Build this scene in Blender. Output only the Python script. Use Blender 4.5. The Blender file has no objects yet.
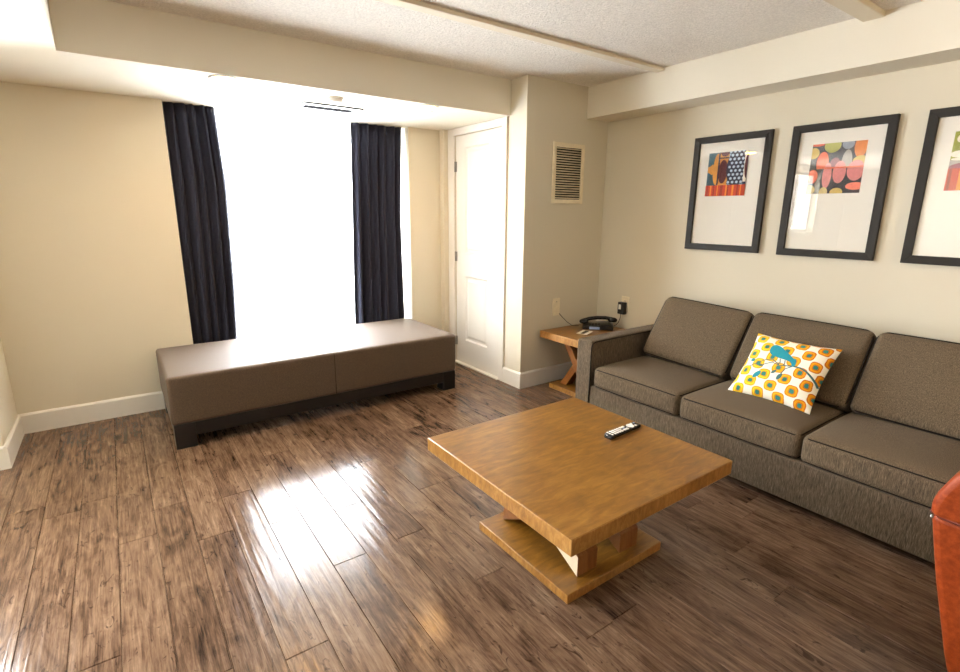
import bpy, bmesh, math, random
from math import pi, sin, cos, radians
from mathutils import Vector, Matrix
random.seed(7)
S = bpy.context.scene
COL = S.collection

# ------------------------------------------------------------------ camera
cam_d = bpy.data.cameras.new('camera'); cam = bpy.data.objects.new('camera', cam_d); COL.objects.link(cam)
cam_d.sensor_fit = 'HORIZONTAL'; cam_d.sensor_width = 36.0; cam_d.lens = 36.0 * 510.0 / 960.0
cam_d.clip_start = 0.02
cam.matrix_world = (Matrix.Translation((0, 0, 1.45)) @ Matrix.Rotation(radians(-35.40), 4, 'Z')
                    @ Matrix.Rotation(radians(90 - 13.572), 4, 'X') @ Matrix.Rotation(radians(0.374), 4, 'Z'))
S.camera = cam

# ------------------------------------------------------------------ world, exposure
W = bpy.data.worlds.new('world'); S.world = W; W.use_nodes = True
W.node_tree.nodes['Background'].inputs[0].default_value = (0.86, 0.93, 1.0, 1)
W.node_tree.nodes['Background'].inputs[1].default_value = 7.0
S.view_settings.view_transform = 'Standard'; S.view_settings.look = 'None'
S.view_settings.exposure = 0.12; S.view_settings.gamma = 1.0; S.view_settings.use_curve_mapping = False
S.cycles.use_denoising = True
S.cycles.max_bounces = 10; S.cycles.diffuse_bounces = 6; S.cycles.glossy_bounces = 4
S.cycles.transmission_bounces = 6; S.cycles.transparent_max_bounces = 12
S.cycles.sample_clamp_indirect = 8.0
S.cycles.caustics_reflective = False; S.cycles.caustics_refractive = False

def area_light(name, loc, rot, sx, sy, power, col):
    d = bpy.data.lights.new(name, 'AREA'); d.shape = 'RECTANGLE'; d.size = sx; d.size_y = sy
    d.energy = power; d.color = col
    o = bpy.data.objects.new(name, d); o.location = loc; o.rotation_euler = rot; COL.objects.link(o)
    return o
# daylight arriving through the two windows (lamps stand outside the panes)
area_light('window_daylight', (1.335, 4.95, 1.15), (radians(-90), 0, 0), 1.9, 2.2, 660, (0.94, 0.97, 1.0))
area_light('side_window_daylight', (-1.57, 4.30, 1.66), (radians(-90), 0, 0), 1.2, 0.95, 900, (0.95, 0.97, 1.0))
# added unseen fill lights, and the warm lamp, behind the camera
area_light('rear_fill', (0.6, -1.3, 2.40), (0, 0, 0), 1.2, 0.6, 2, (1.0, 0.90, 0.76))  # weak fill added from behind, stands for no known fixture
def point_light(name, loc, power, col, r):
    d = bpy.data.lights.new(name, 'POINT'); d.energy = power; d.color = col; d.shadow_soft_size = r
    o = bpy.data.objects.new(name, d); o.location = loc; COL.objects.link(o); return o
point_light('ceiling_fill', (-1.6, -1.7, 1.95), 7, (1.0, 0.95, 0.88), 0.25)  # unseen fill added to brighten the ceiling
point_light('dining_lamp_light', (2.75, -0.55, 2.05), 20, (1.0, 0.70, 0.36), 0.12)

# ------------------------------------------------------------------ node materials
def srgb(r, g, b):
    f = lambda c: (c / 12.92 if c <= 0.04045 else ((c + 0.055) / 1.055) ** 2.4)
    return (f(r / 255), f(g / 255), f(b / 255), 1)
class NT:
    def __init__(s, name):
        s.m = bpy.data.materials.new(name); s.m.use_nodes = True
        s.t = s.m.node_tree; s.b = s.t.nodes['Principled BSDF']; s.out = s.t.nodes['Material Output']
    def n(s, typ, **k):
        x = s.t.nodes.new(typ)
        for a, v in k.items():
            if a.startswith('i_'):
                key = a[2:]; x.inputs[int(key) if key.isdigit() else key.replace('_', ' ')].default_value = v
            else: setattr(x, a, v)
        return x
    def l(s, a, b): s.t.links.new(a, b)
    def math(s, op, a, b=None, c=None):
        x = s.n('ShaderNodeMath', operation=op)
        for i, v in enumerate((a, b, c)):
            if v is None: continue
            if isinstance(v, (int, float)): x.inputs[i].default_value = v
            else: s.l(v, x.inputs[i])
        return x.outputs[0]
    def mix(s, fac, a, b, typ='MIX'):
        x = s.n('ShaderNodeMix', data_type='RGBA', blend_type=typ)
        for i, v in ((0, fac), (6, a), (7, b)):
            if isinstance(v, (int, float, tuple)): x.inputs[i].default_value = v
            else: s.l(v, x.inputs[i])
        return x.outputs[2]
    def ramp(s, f, stops):
        x = s.n('ShaderNodeValToRGB'); e = x.color_ramp.elements
        while len(e) < len(stops): e.new(0.5)
        for k, (p, c) in zip(e, stops): k.position = p; k.color = c
        s.l(f, x.inputs[0]); return x.outputs[0]
    def coords(s, scale=(1, 1, 1), kind='Object', rot=(0, 0, 0)):
        tc = s.n('ShaderNodeTexCoord'); mp = s.n('ShaderNodeMapping')
        mp.inputs['Scale'].default_value = scale; mp.inputs['Rotation'].default_value = rot
        s.l(tc.outputs[kind], mp.inputs[0]); return mp.outputs[0]
    def noise(s, vec, scale, detail=3, rough=0.5, dist=0.0):
        x = s.n('ShaderNodeTexNoise'); x.inputs['Scale'].default_value = scale
        x.inputs['Detail'].default_value = detail; x.inputs['Roughness'].default_value = rough
        x.inputs['Distortion'].default_value = dist
        s.l(vec, x.inputs['Vector']); return x.outputs[0]
    def bump(s, h, strength, dist=0.01):
        x = s.n('ShaderNodeBump'); x.inputs['Strength'].default_value = strength; x.inputs['Distance'].default_value = dist
        s.l(h, x.inputs['Height']); s.l(x.outputs[0], s.b.inputs['Normal']); return x
    def set(s, **k):
        for a, v in k.items():
            key = a.replace('_', ' ')
            if isinstance(v, (int, float, tuple)): s.b.inputs[key].default_value = v
            else: s.l(v, s.b.inputs[key])
        return s

def plain(name, col, rough=0.5, metal=0.0, spec=0.5, var=0.06, vs=30.0):
    t = NT(name); n = t.noise(t.coords(), vs, 3)
    lo = tuple(c * (1 - var) for c in col[:3]) + (1,); hi = tuple(min(1, c * (1 + var)) for c in col[:3]) + (1,)
    t.set(Base_Color=t.ramp(n, [(0.3, lo), (0.7, hi)]), Roughness=rough, Metallic=metal)
    t.b.inputs['Specular IOR Level'].default_value = spec
    return t.m
def paint(name, col, bump=0.08, scale=220, rough=0.75):
    t = NT(name); v = t.coords(); n = t.noise(v, scale, 3); big = t.noise(v, 1.3, 2)
    lo = tuple(c * 0.97 for c in col[:3]) + (1,)
    t.set(Base_Color=t.ramp(big, [(0.3, lo), (0.7, col)]), Roughness=rough)
    t.b.inputs['Specular IOR Level'].default_value = 0.25
    t.bump(n, bump, 0.004); return t.m
def popcorn(name, col):
    t = NT(name); v = t.coords(); n = t.noise(v, 95, 4, 0.65); m = t.noise(v, 40, 2)
    h = t.math('ADD', t.math('MULTIPLY', n, 1.0), t.math('MULTIPLY', m, 0.5))
    t.set(Base_Color=t.ramp(n, [(0.35, tuple(c * 0.84 for c in col[:3]) + (1,)), (0.62, col)]), Roughness=0.95)
    t.b.inputs['Specular IOR Level'].default_value = 0.1
    t.bump(h, 0.7, 0.025); return t.m
def fabric(name, dark, mid, light, sc=(260, 260, 40), bump=0.25, rough=0.9, sheen=0.04):
    t = NT(name); v = t.coords(sc); n = t.noise(v, 1.0, 4, 0.65); n2 = t.noise(t.coords(), 700, 2)
    w = t.math('ADD', t.math('MULTIPLY', n, 0.7), t.math('MULTIPLY', n2, 0.3))
    t.set(Base_Color=t.ramp(w, [(0.38, dark), (0.5, mid), (0.64, light)]), Roughness=rough, Sheen_Weight=sheen)
    t.b.inputs['Specular IOR Level'].default_value = 0.18
    t.bump(w, bump, 0.003); return t.m
def wood(name, dark, mid, light, sc, rough=0.35, spec=0.5, coat=0.0, bump=0.05):
    t = NT(name); v = t.coords(sc)
    n = t.noise(v, 1.0, 5, 0.62, 0.6); b = t.noise(t.coords(), 4.0, 4, 0.6)
    f = t.math('ADD', t.math('MULTIPLY', n, 0.62), t.math('MULTIPLY', b, 0.38))
    t.set(Base_Color=t.ramp(f, [(0.34, dark), (0.5, mid), (0.66, light)]),
          Roughness=t.math('MULTIPLY_ADD', n, 0.15, rough - 0.07), Coat_Weight=coat, Coat_Roughness=0.12)
    t.b.inputs['Specular IOR Level'].default_value = spec
    t.bump(n, bump, 0.004); return t.m

M = {}
M['wall'] = paint('beige wall paint', srgb(217, 210, 191))
M['soffit'] = paint('cream ceiling paint', srgb(230, 224, 208), 0.14, 160)
M['ceiling'] = popcorn('popcorn ceiling', srgb(250, 245, 236))
M['trimwhite'] = paint('white trim enamel', srgb(229, 226, 218), 0.02, 60, 0.35)
M['batten'] = paint('cream batten paint', srgb(226, 216, 194), 0.03, 60, 0.5)
def floor_mat():
    t = NT('rustic dark wood planks')
    at = t.n('ShaderNodeAttribute', attribute_name='plank'); sep = t.n('ShaderNodeSeparateColor'); t.l(at.outputs['Color'], sep.inputs[0])
    tc = t.n('ShaderNodeTexCoord')
    off = t.n('ShaderNodeVectorMath', operation='SCALE'); t.l(at.outputs['Color'], off.inputs[0]); off.inputs['Scale'].default_value = 37.0
    add = t.n('ShaderNodeVectorMath', operation='ADD'); t.l(tc.outputs['Object'], add.inputs[0]); t.l(off.outputs[0], add.inputs[1])
    def mp(sc):
        m = t.n('ShaderNodeMapping'); m.inputs['Scale'].default_value = sc; t.l(add.outputs[0], m.inputs[0]); return m.outputs[0]
    fine = t.noise(mp((58, 3.6, 1)), 1.0, 6, 0.68, 0.9)
    blot = t.noise(mp((13, 3.6, 1)), 1.0, 5, 0.62, 1.3)
    streak = t.noise(mp((170, 7, 1)), 1.0, 4, 0.7, 0.4)
    knot = t.noise(mp((24, 9, 1)), 1.0, 3, 0.6, 2.2)
    f = t.math('ADD', t.math('MULTIPLY', fine, 0.40), t.math('MULTIPLY', blot, 0.36))
    f = t.math('ADD', f, t.math('MULTIPLY', streak, 0.24))
    f = t.math('ADD', f, t.math('MULTIPLY', t.math('SUBTRACT', sep.outputs[0], 0.5), 0.07))
    c = t.ramp(f, [(0.35, srgb(36, 25, 19)), (0.45, srgb(80, 60, 46)), (0.54, srgb(107, 85, 67)), (0.68, srgb(140, 118, 97))])
    k = t.ramp(knot, [(0.30, (1, 1, 1, 1)), (0.38, (0, 0, 0, 1))])
    c = t.mix(t.math('MULTIPLY', k, 0.75), c, srgb(40, 25, 18))
    wave = t.noise(mp((38, 1.6, 1)), 1.0, 2, 0.5, 0.3); ripple = t.noise(mp((10, 1.0, 1)), 1.0, 1)
    h = t.math('ADD', t.math('MULTIPLY', wave, 0.55), t.math('MULTIPLY', ripple, 0.9))
    h = t.math('ADD', h, t.math('MULTIPLY', fine, 0.10))
    t.set(Base_Color=c, Roughness=t.math('MULTIPLY_ADD', fine, 0.14, 0.10))
    t.b.inputs['Specular IOR Level'].default_value = 0.24
    t.bump(h, 0.26, 0.01); return t.m
M['floor'] = floor_mat()
M['sofa'] = fabric('heathered taupe upholstery', srgb(60, 50, 39), srgb(93, 80, 63), srgb(124, 109, 88), (380, 380, 30), 0.2)
M['piping'] = plain('dark piping', srgb(30, 24, 19), 0.85, 0, 0.2)
M['black'] = plain('black plastic', srgb(16, 16, 18), 0.35)
M['blackgloss'] = plain('glossy black plastic', srgb(12, 12, 15), 0.18)
M['bench'] = fabric('brown bench vinyl', srgb(60, 46, 34), srgb(82, 65, 49), srgb(106, 86, 66), (260, 260, 260), 0.25, 0.62, 0.1)
_bn = M['bench'].node_tree.nodes['Principled BSDF']; _bn.inputs['Specular IOR Level'].default_value = 0.55; _bn.inputs['Roughness'].default_value = 0.58
M['espresso'] = wood('espresso stained wood', srgb(14, 12, 13), srgb(20, 18, 19), srgb(28, 25, 25), (8, 60, 60), 0.3)
M['drape'] = fabric('charcoal blackout cloth', srgb(27, 30, 43), srgb(36, 39, 54), srgb(46, 49, 64), (300, 300, 300), 0.1, 0.8, 0.05)
M['oak'] = wood('honey oak veneer', srgb(94, 60, 14), srgb(122, 82, 24), srgb(148, 106, 42), (9, 40, 40), 0.33, 0.5, 0.15)
M['oakx'] = wood('honey oak legs', srgb(108, 64, 26), srgb(136, 86, 40), srgb(160, 110, 60), (30, 6, 6), 0.4)
M['oakedge'] = wood('oak edge banding', srgb(120, 80, 30), srgb(152, 108, 50), srgb(180, 136, 76), (60, 60, 24), 0.42, 0.5, 0.0, 0.12)
M['legpale'] = plain('pale leg tone', srgb(232, 216, 190), 0.6)  # paler tone for the outer face of one coffee table leg
M['frame'] = plain('dark brown frame', srgb(34, 29, 23), 0.5, 0, 0.25, 0.1)
M['mat'] = paint('white mat board', srgb(246, 243, 234), 0.02, 300, 0.8)
M['plate'] = plain('ivory switch plate', srgb(236, 226, 200), 0.4)
M['grille'] = plain('ivory grille enamel', srgb(232, 220, 192), 0.45)
M['dark'] = plain('duct dark', srgb(22, 19, 16), 0.9)
M['steel'] = plain('hinge steel', srgb(150, 148, 142), 0.3, 1.0)
M['white'] = plain('white plastic', srgb(238, 238, 236), 0.45)
M['alu'] = plain('white window frame', srgb(236, 238, 238), 0.4)
M['orange'] = fabric('burnt orange leather', srgb(118, 45, 14), srgb(132, 54, 19), srgb(146, 64, 26), (60, 60, 60), 0.15, 0.45, 0.0)
M['seam'] = plain('dark orange stitching', srgb(96, 32, 14), 0.6)
M['bluescreen'] = plain('blue white display', srgb(150, 175, 215), 0.2)
M['paper'] = plain('white card', srgb(236, 234, 228), 0.7)
M['vent'] = plain('white vent enamel', srgb(235, 235, 232), 0.4)
M['ventgrey'] = plain('vent shade grey', srgb(64, 64, 66), 0.9, 0, 0.0)
M['ventdark'] = plain('vent slot shade', srgb(12, 12, 12), 0.95, 0, 0.0)
def sheer_mat():
    t = NT('white sheer voile'); n = t.noise(t.coords((500, 500, 500)), 1.0, 2)
    tl = t.n('ShaderNodeBsdfTranslucent'); tl.inputs[0].default_value = (0.93, 0.95, 0.97, 1)
    df = t.n('ShaderNodeBsdfDiffuse'); df.inputs[0].default_value = (0.9, 0.92, 0.94, 1)
    tr = t.n('ShaderNodeBsdfTransparent'); a = t.n('ShaderNodeMixShader'); b = t.n('ShaderNodeMixShader')
    a.inputs[0].default_value = 0.25; t.l(tl.outputs[0], a.inputs[1]); t.l(df.outputs[0], a.inputs[2])
    t.l(t.math('MULTIPLY_ADD', n, 0.2, 0.15), b.inputs[0]); t.l(a.outputs[0], b.inputs[1]); t.l(tr.outputs[0], b.inputs[2])
    t.l(b.outputs[0], t.out.inputs[0]); return t.m
M['sheer'] = sheer_mat()
def glass_mat(name, tint=(1, 1, 1, 1), ior=1.5, rough=0.0):
    t = NT(name); tr = t.n('ShaderNodeBsdfTransparent'); tr.inputs[0].default_value = tint
    gl = t.n('ShaderNodeBsdfGlossy'); gl.inputs['Roughness'].default_value = rough
    ge = t.n('ShaderNodeNewGeometry'); dp = t.n('ShaderNodeVectorMath', operation='DOT_PRODUCT'); x = t.n('ShaderNodeMixShader')
    t.l(ge.outputs['Incoming'], dp.inputs[0]); t.l(ge.outputs['Normal'], dp.inputs[1])
    fr = t.math('MULTIPLY_ADD', t.math('POWER', t.math('SUBTRACT', 1.0, t.math('ABSOLUTE', dp.outputs['Value'])), 5.0), 0.95, 0.045)
    t.l(fr, x.inputs[0]); t.l(tr.outputs[0], x.inputs[1]); t.l(gl.outputs[0], x.inputs[2])
    t.l(x.outputs[0], t.out.inputs[0]); return t.m
M['glass'] = glass_mat('clear glazing')
M['picglass'] = glass_mat('picture glass', ior=1.5)
def emit(name, col, st):
    t = NT(name); t.set(Base_Color=col, Emission_Color=col, Emission_Strength=st); return t.m
M['lamp'] = emit('warm lamp glow', (1.0, 0.46, 0.09, 1), 130.0)
def flat(name, r, g, b, rough=0.7): return plain(name, srgb(r, g, b), rough, 0, 0.3, 0.08, 60)

# ------------------------------------------------------------------ mesh helpers
def new_obj(name, bm, mats, parent=None, smooth=False, bevel=0.0, seg=2, solid=0.0):
    me = bpy.data.meshes.new(name)
    bmesh.ops.recalc_face_normals(bm, faces=bm.faces) if not solid else None
    if smooth:
        for f in bm.faces: f.smooth = True
    bm.to_mesh(me); bm.free()
    for m in (mats if isinstance(mats, (list, tuple)) else [mats]): me.materials.append(m)
    o = bpy.data.objects.new(name, me); COL.objects.link(o)
    if parent: o.parent = parent
    if solid:
        md = o.modifiers.new('solid', 'SOLIDIFY'); md.thickness = solid; md.offset = 0
    if bevel:
        md = o.modifiers.new('bevel', 'BEVEL'); md.width = bevel; md.segments = seg; md.limit_method = 'ANGLE'; md.angle_limit = radians(40)
        md.harden_normals = False
        for p in me.polygons: p.use_smooth = True
        me.set_sharp_from_angle(angle=radians(50)) if hasattr(me, 'set_sharp_from_angle') else None
    return o
def box(bm, x0, x1, y0, y1, z0, z1, mat=0, mx=None):
    vs = [bm.verts.new((x, y, z)) for x in (x0, x1) for y in (y0, y1) for z in (z0, z1)]
    if mx:
        for v in vs: v.co = mx @ v.co
    fs = []
    for q in ((0, 1, 3, 2), (4, 6, 7, 5), (0, 4, 5, 1), (2, 3, 7, 6), (0, 2, 6, 4), (1, 5, 7, 3)):
        f = bm.faces.new([vs[i] for i in q]); f.material_index = mat; fs.append(f)
    return fs
def boxes(*bs):
    bm = bmesh.new()
    for b in bs: box(bm, *b)
    return bm
def tube(bm, pts, r, closed=False, seg=8, mat=0):
    pts = [Vector(p) for p in pts]; n = len(pts); rings = []
    up = None
    for i, p in enumerate(pts):
        a = pts[(i - 1) % n] if (closed or i > 0) else p; b = pts[(i + 1) % n] if (closed or i < n - 1) else p
        d = (b - a).normalized()
        if up is None:
            up = d.orthogonal().normalized()
        up = (up - d * up.dot(d)).normalized(); w = d.cross(up)
        rings.append([bm.verts.new(p + (up * cos(2 * pi * k / seg) + w * sin(2 * pi * k / seg)) * r) for k in range(seg)])
    m = n if closed else n - 1
    for i in range(m):
        A, B = rings[i], rings[(i + 1) % n]
        best = 0
        if closed and i == n - 1:
            best = min(range(seg), key=lambda s: sum((A[k].co - B[(k + s) % seg].co).length for k in range(seg)))
        for k in range(seg):
            f = bm.faces.new((A[k], A[(k + 1) % seg], B[(k + 1 + best) % seg], B[(k + best) % seg])); f.material_index = mat; f.smooth = True
    if not closed:
        for R in (rings[0], rings[-1]):
            try: bm.faces.new(R).material_index = mat
            except ValueError: pass
def lathe(bm, prof, seg=32, c=(0, 0, 0), mat=0):
    rings = [[bm.verts.new((c[0] + r * cos(2 * pi * k / seg), c[1] + r * sin(2 * pi * k / seg), c[2] + z)) for k in range(seg)] for r, z in prof]
    for A, B in zip(rings, rings[1:]):
        for k in range(seg):
            f = bm.faces.new((A[k], A[(k + 1) % seg], B[(k + 1) % seg], B[k])); f.material_index = mat; f.smooth = True
    for R in (rings[0], rings[-1]):
        bm.faces.new(R).material_index = mat
def prism(bm, poly, axis, a, b, mat=0):
    """extrude a 2-D polygon along an axis from a to b; poly coordinates are the two other axes in xyz order"""
    def P(q, t):
        l = list(q); l.insert('xyz'.index(axis), t); return l
    A = [bm.verts.new(P(q, a)) for q in poly]; B = [bm.verts.new(P(q, b)) for q in poly]
    bm.faces.new(A).material_index = mat; bm.faces.new(B).material_index = mat
    for i in range(len(poly)):
        j = (i + 1) % len(poly)
        bm.faces.new((A[i], A[j], B[j], B[i])).material_index = mat
def pad(bm, sx, sy, sz, r, puff=(0, 0, 0), n=14, mx=Matrix(), rx=None):
    """upholstered pad centred at the origin: rounded box with bulging faces; returns its mapping function"""
    hx, hy, hz = sx / 2, sy / 2, sz / 2
    rr = rx or r
    def mapp(p):
        x, y, z = p
        # corner rounding in plan (rr) then edge rounding (r)
        q = Vector((max(-hx + r, min(hx - r, x)), max(-hy + r, min(hy - r, y)), max(-hz + r, min(hz - r, z))))
        d = Vector((x, y, z)) - q
        if d.length > 1e-9: d = d.normalized() * min(r, max(abs(d.x), abs(d.y), abs(d.z)))
        v = q + d
        u, w, t = v.x / hx, v.y / hy, v.z / hz
        k = lambda s: max(0.0, 1 - s * s)
        v.z += puff[2] * k(u) ** .6 * k(w) ** .6 * t
        v.y += puff[1] * k(u) ** .6 * k(t) ** .8 * w
        v.x += puff[0] * k(w) ** .6 * k(t) ** .8 * u
        return mx @ v
    def line(h):
        ed = [h * s for s in (0, .12, .3, .55, .8, 1)]
        inner = [i / (n - 1) * 2 - 1 for i in range(n)]
        L = h - r
        a = [-h + r * (1 - cos(t * pi / 8)) * 1.0 for t in range(5)]
        mid = [-L + 2 * L * i / (n - 1) for i in range(n)]
        out = [-h, -h + r * .33, -h + r * .66] + mid + [h - r * .66, h - r * .33, h]
        return out
    X, Y, Z = line(hx), line(hy), line(hz)
    if len(X) == 0: return mapp
    cache = {}
    def V(p):
        key = tuple(round(c, 6) for c in p)
        if key not in cache: cache[key] = bm.verts.new(mapp(p))
        return cache[key]
    def face(A, B, fn):
        for i in range(len(A) - 1):
            for j in range(len(B) - 1):
                f = bm.faces.new([V(fn(A[i], B[j])), V(fn(A[i + 1], B[j])), V(fn(A[i + 1], B[j + 1])), V(fn(A[i], B[j + 1]))]); f.smooth = True
    for s in (-1, 1):
        face(X, Y, lambda a, b: (a, b, s * hz)); face(X, Z, lambda a, b: (a, s * hy, b)); face(Y, Z, lambda a, b: (s * hx, a, b))
    return mapp
def rect_loop(ha, hb, rc, n=8, m=14):
    """rounded-rectangle loop of 2-D points"""
    out = []
    for cx, cy, a0 in ((ha - rc, hb - rc, 0), (-ha + rc, hb - rc, 90), (-ha + rc, -hb + rc, 180), (ha - rc, -hb + rc, 270)):
        for k in range(n + 1):
            a = radians(a0 + 90 * k / n); out.append((cx + rc * cos(a), cy + rc * sin(a)))
    res = []
    for i, p in enumerate(out):
        q = out[(i + 1) % len(out)]; d = math.hypot(q[0] - p[0], q[1] - p[1])
        k = m if d > rc * 0.6 else 1
        for t in range(k): res.append((p[0] + (q[0] - p[0]) * t / k, p[1] + (q[1] - p[1]) * t / k))
    return res

def empty(name, loc=(0, 0, 0), rz=0.0):
    o = bpy.data.objects.new(name, None); o.location = loc; o.rotation_euler = (0, 0, rz); o.empty_display_size = 0.1
    COL.objects.link(o); return o
def tag(o, label, cat, group=None):
    o['label'] = label; o['category'] = cat
    if group: o['group'] = group
    return o
def struct(o): o['kind'] = 'structure'; return o
def copy_tree(o, parent=None):
    c = o.copy(); COL.objects.link(c)
    if parent: c.parent = parent
    for ch in list(o.children): copy_tree(ch, c)
    return c

# ------------------------------------------------------------------ room dimensions
XL, XD, XR = -0.6635, 2.6647, 3.5705
YB, YL2, YP, YS = 4.3285, 3.7634, 3.1594, 3.3564
ZC, ZS, ZR, XSR, XSL = 2.4477, 2.189, 2.2065, 3.308, -0.1013
XW0, YW0 = -3.2, -5.5
OX0, OX1 = 0.397, 2.275          # window alcove

# floor: individual planks running away from the viewer
def build_floor():
    bm = bmesh.new(); lay = bm.loops.layers.float_color.new('plank')
    w = 0.1472; x_ref = 0.4325
    joints = {-1: 1.507, 0: 2.33, 1: 1.871, 2: 2.27, 3: 1.883}
    i0 = math.floor((XW0 - x_ref) / w) - 1; i1 = math.ceil((3.9 - x_ref) / w)
    box(bm, XW0 - .2, XR + .3, YW0 - .2, 4.75, -0.05, -0.004)
    L = 1.21
    for i in range(i0, i1):
        x0 = x_ref + i * w; x1 = x0 + w
        j = joints.get(i, random.uniform(0, L)); y = j - math.ceil((j - YW0 + .1) / L) * L
        while y < 4.7:
            y1 = y + L; g = 0.0007; b = 0.0016
            c = (random.random(), random.random(), random.random(), 1)
            lo = [bm.verts.new(p) for p in ((x0 + g, y + g, -0.0028), (x1 - g, y + g, -0.0028), (x1 - g, y1 - g, -0.0028), (x0 + g, y1 - g, -0.0028))]
            hi = [bm.verts.new(p) for p in ((x0 + g + b, y + g + b, 0), (x1 - g - b, y + g + b, 0), (x1 - g - b, y1 - g - b, 0), (x0 + g + b, y1 - g - b, 0))]
            fs = [bm.faces.new(hi)] + [bm.faces.new((lo[k], lo[(k + 1) % 4], hi[(k + 1) % 4], hi[k])) for k in range(4)]
            for f in fs:
                for lp in f.loops: lp[lay] = c
            y = y1
    return struct(new_obj('floor', bm, M['floor']))
build_floor()

# walls
T = 0.30
struct(new_obj('wall_back', boxes((XL - .3, OX0, YB, YB + .42, 0, ZS + .1), (OX1, XD + .1, YB, YB + .42, 0, ZS + .1),
                                  (2.600, XD + .1, 4.262, YB, 0, ZS + .02)), M['wall']))
struct(new_obj('wall_alcove', boxes((OX0 - .1, OX1 + .1, YB + .36, YB + .42, 0, 0.12), (OX0 - .1, OX1 + .1, YB + .36, YB + .42, ZS - .06, ZS + .1)), M['trimwhite']))
# wall beyond the corner at the left, with its own window opening
LX0, LX1, LZ0, LZ1 = -2.16, -0.98, 1.18, 2.10
struct(new_obj('wall_left', boxes((XW0, LX0, YL2, YL2 + .3, 0, ZS + .1), (LX1, XL, YL2, YB + .1, 0, ZS + .1),
                                  (LX0, LX1, YL2, YL2 + .3, 0, LZ0), (LX0, LX1, YL2, YL2 + .3, LZ1, ZS + .1)), M['wall']))
struct(new_obj('wall_side', boxes((XW0 - .1, XW0, YW0, YL2 + .3, 0, ZC + .1)), M['wall']))
struct(new_obj('wall_rear', boxes((XW0, XR, YW0 - .1, YW0, 0, ZC + .1)), M['wall']))
struct(new_obj('wall_right', boxes((XR, XR + .1, YW0, YP + .05, 0, ZC + .1)), M['wall']))
# the closet block that carries the door (left face) and the air grille (front face)
DY0, DY1, DZ = 3.445, 4.160, 2.126
struct(new_obj('wall_closet', boxes((XD, XR + .1, YP, DY0, 0, ZC + .1), (XD, XD + .12, DY1, YB + .1, 0, ZC + .1), (XD, XD + .12, DY0, DY1, DZ, ZC + .1),
                                    (XD + .3, XD + .4, DY0, YB, 0, ZC)), M['wall']))
struct(new_obj('ceiling', boxes((XSL, XR + .1, YW0, YS, ZC, ZC + .1)), M['ceiling']))
struct(new_obj('ceiling_soffit', boxes((XSL, XD + .12, YS, YB + .45, ZS, ZC + .1), (XW0, XSL, YW0, YB + .45, ZS, ZC + .1)), M['soffit']))
struct(new_obj('ceiling_beam', boxes((XSR, XR, YW0, YP, ZR, ZC)), M['soffit']))
struct(new_obj('trim_1', boxes((XSL, XSR, 2.445, 2.515, ZC - .022, ZC)), M['batten'], bevel=.004))
struct(new_obj('trim_2', boxes((XSL, XSR + .06, 1.165, 1.262, ZC - .028, ZC)), M['batten'], bevel=.004))

# baseboards with a small moulded top edge
def baseboard(name, segs):
    bm = bmesh.new()
    for (x0, y0, x1, y1, nx, ny) in segs:
        t = 0.016; h = 0.138
        prof = [(0, 0), (t, 0), (t, h - .012), (t * .45, h), (0, h)]
        A = [bm.verts.new((x0 + nx * p, y0 + ny * p, z)) for p, z in prof]; B = [bm.verts.new((x1 + nx * p, y1 + ny * p, z)) for p, z in prof]
        bm.faces.new(A); bm.faces.new(B)
        for i in range(5): bm.faces.new((A[i], A[(i + 1) % 5], B[(i + 1) % 5], B[i]))
    return struct(new_obj(name, bm, M['trimwhite']))
baseboard('baseboard_back', [(XL, YB, OX0, YB, 0, -1), (OX1, YB, 2.6, YB, 0, -1)])
baseboard('baseboard_left', [(XL, YL2 - .016, XL, YB, 1, 0), (LX1 + .06, YL2, XL, YL2, 0, -1), (XW0, YL2, LX0 - .06, YL2, 0, -1)])
baseboard('baseboard_closet', [(XD, YP - .016, XD, DY0 - .062, -1, 0), (XD, YP, XR, YP, 0, -1)])
baseboard('baseboard_right', [(XR, YW0, XR, YP, -1, 0)])

# door casing
struct(new_obj('trim_3', boxes((XD - .018, XD, DY0 - .064, DY0, 0, ZS - .002), (XD - .018, XD, DY1, DY1 + .10, 0, ZS - .002),
                               (XD - .018, XD, DY0, DY1, DZ, ZS - .002)), M['trimwhite'], bevel=.004))
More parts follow.
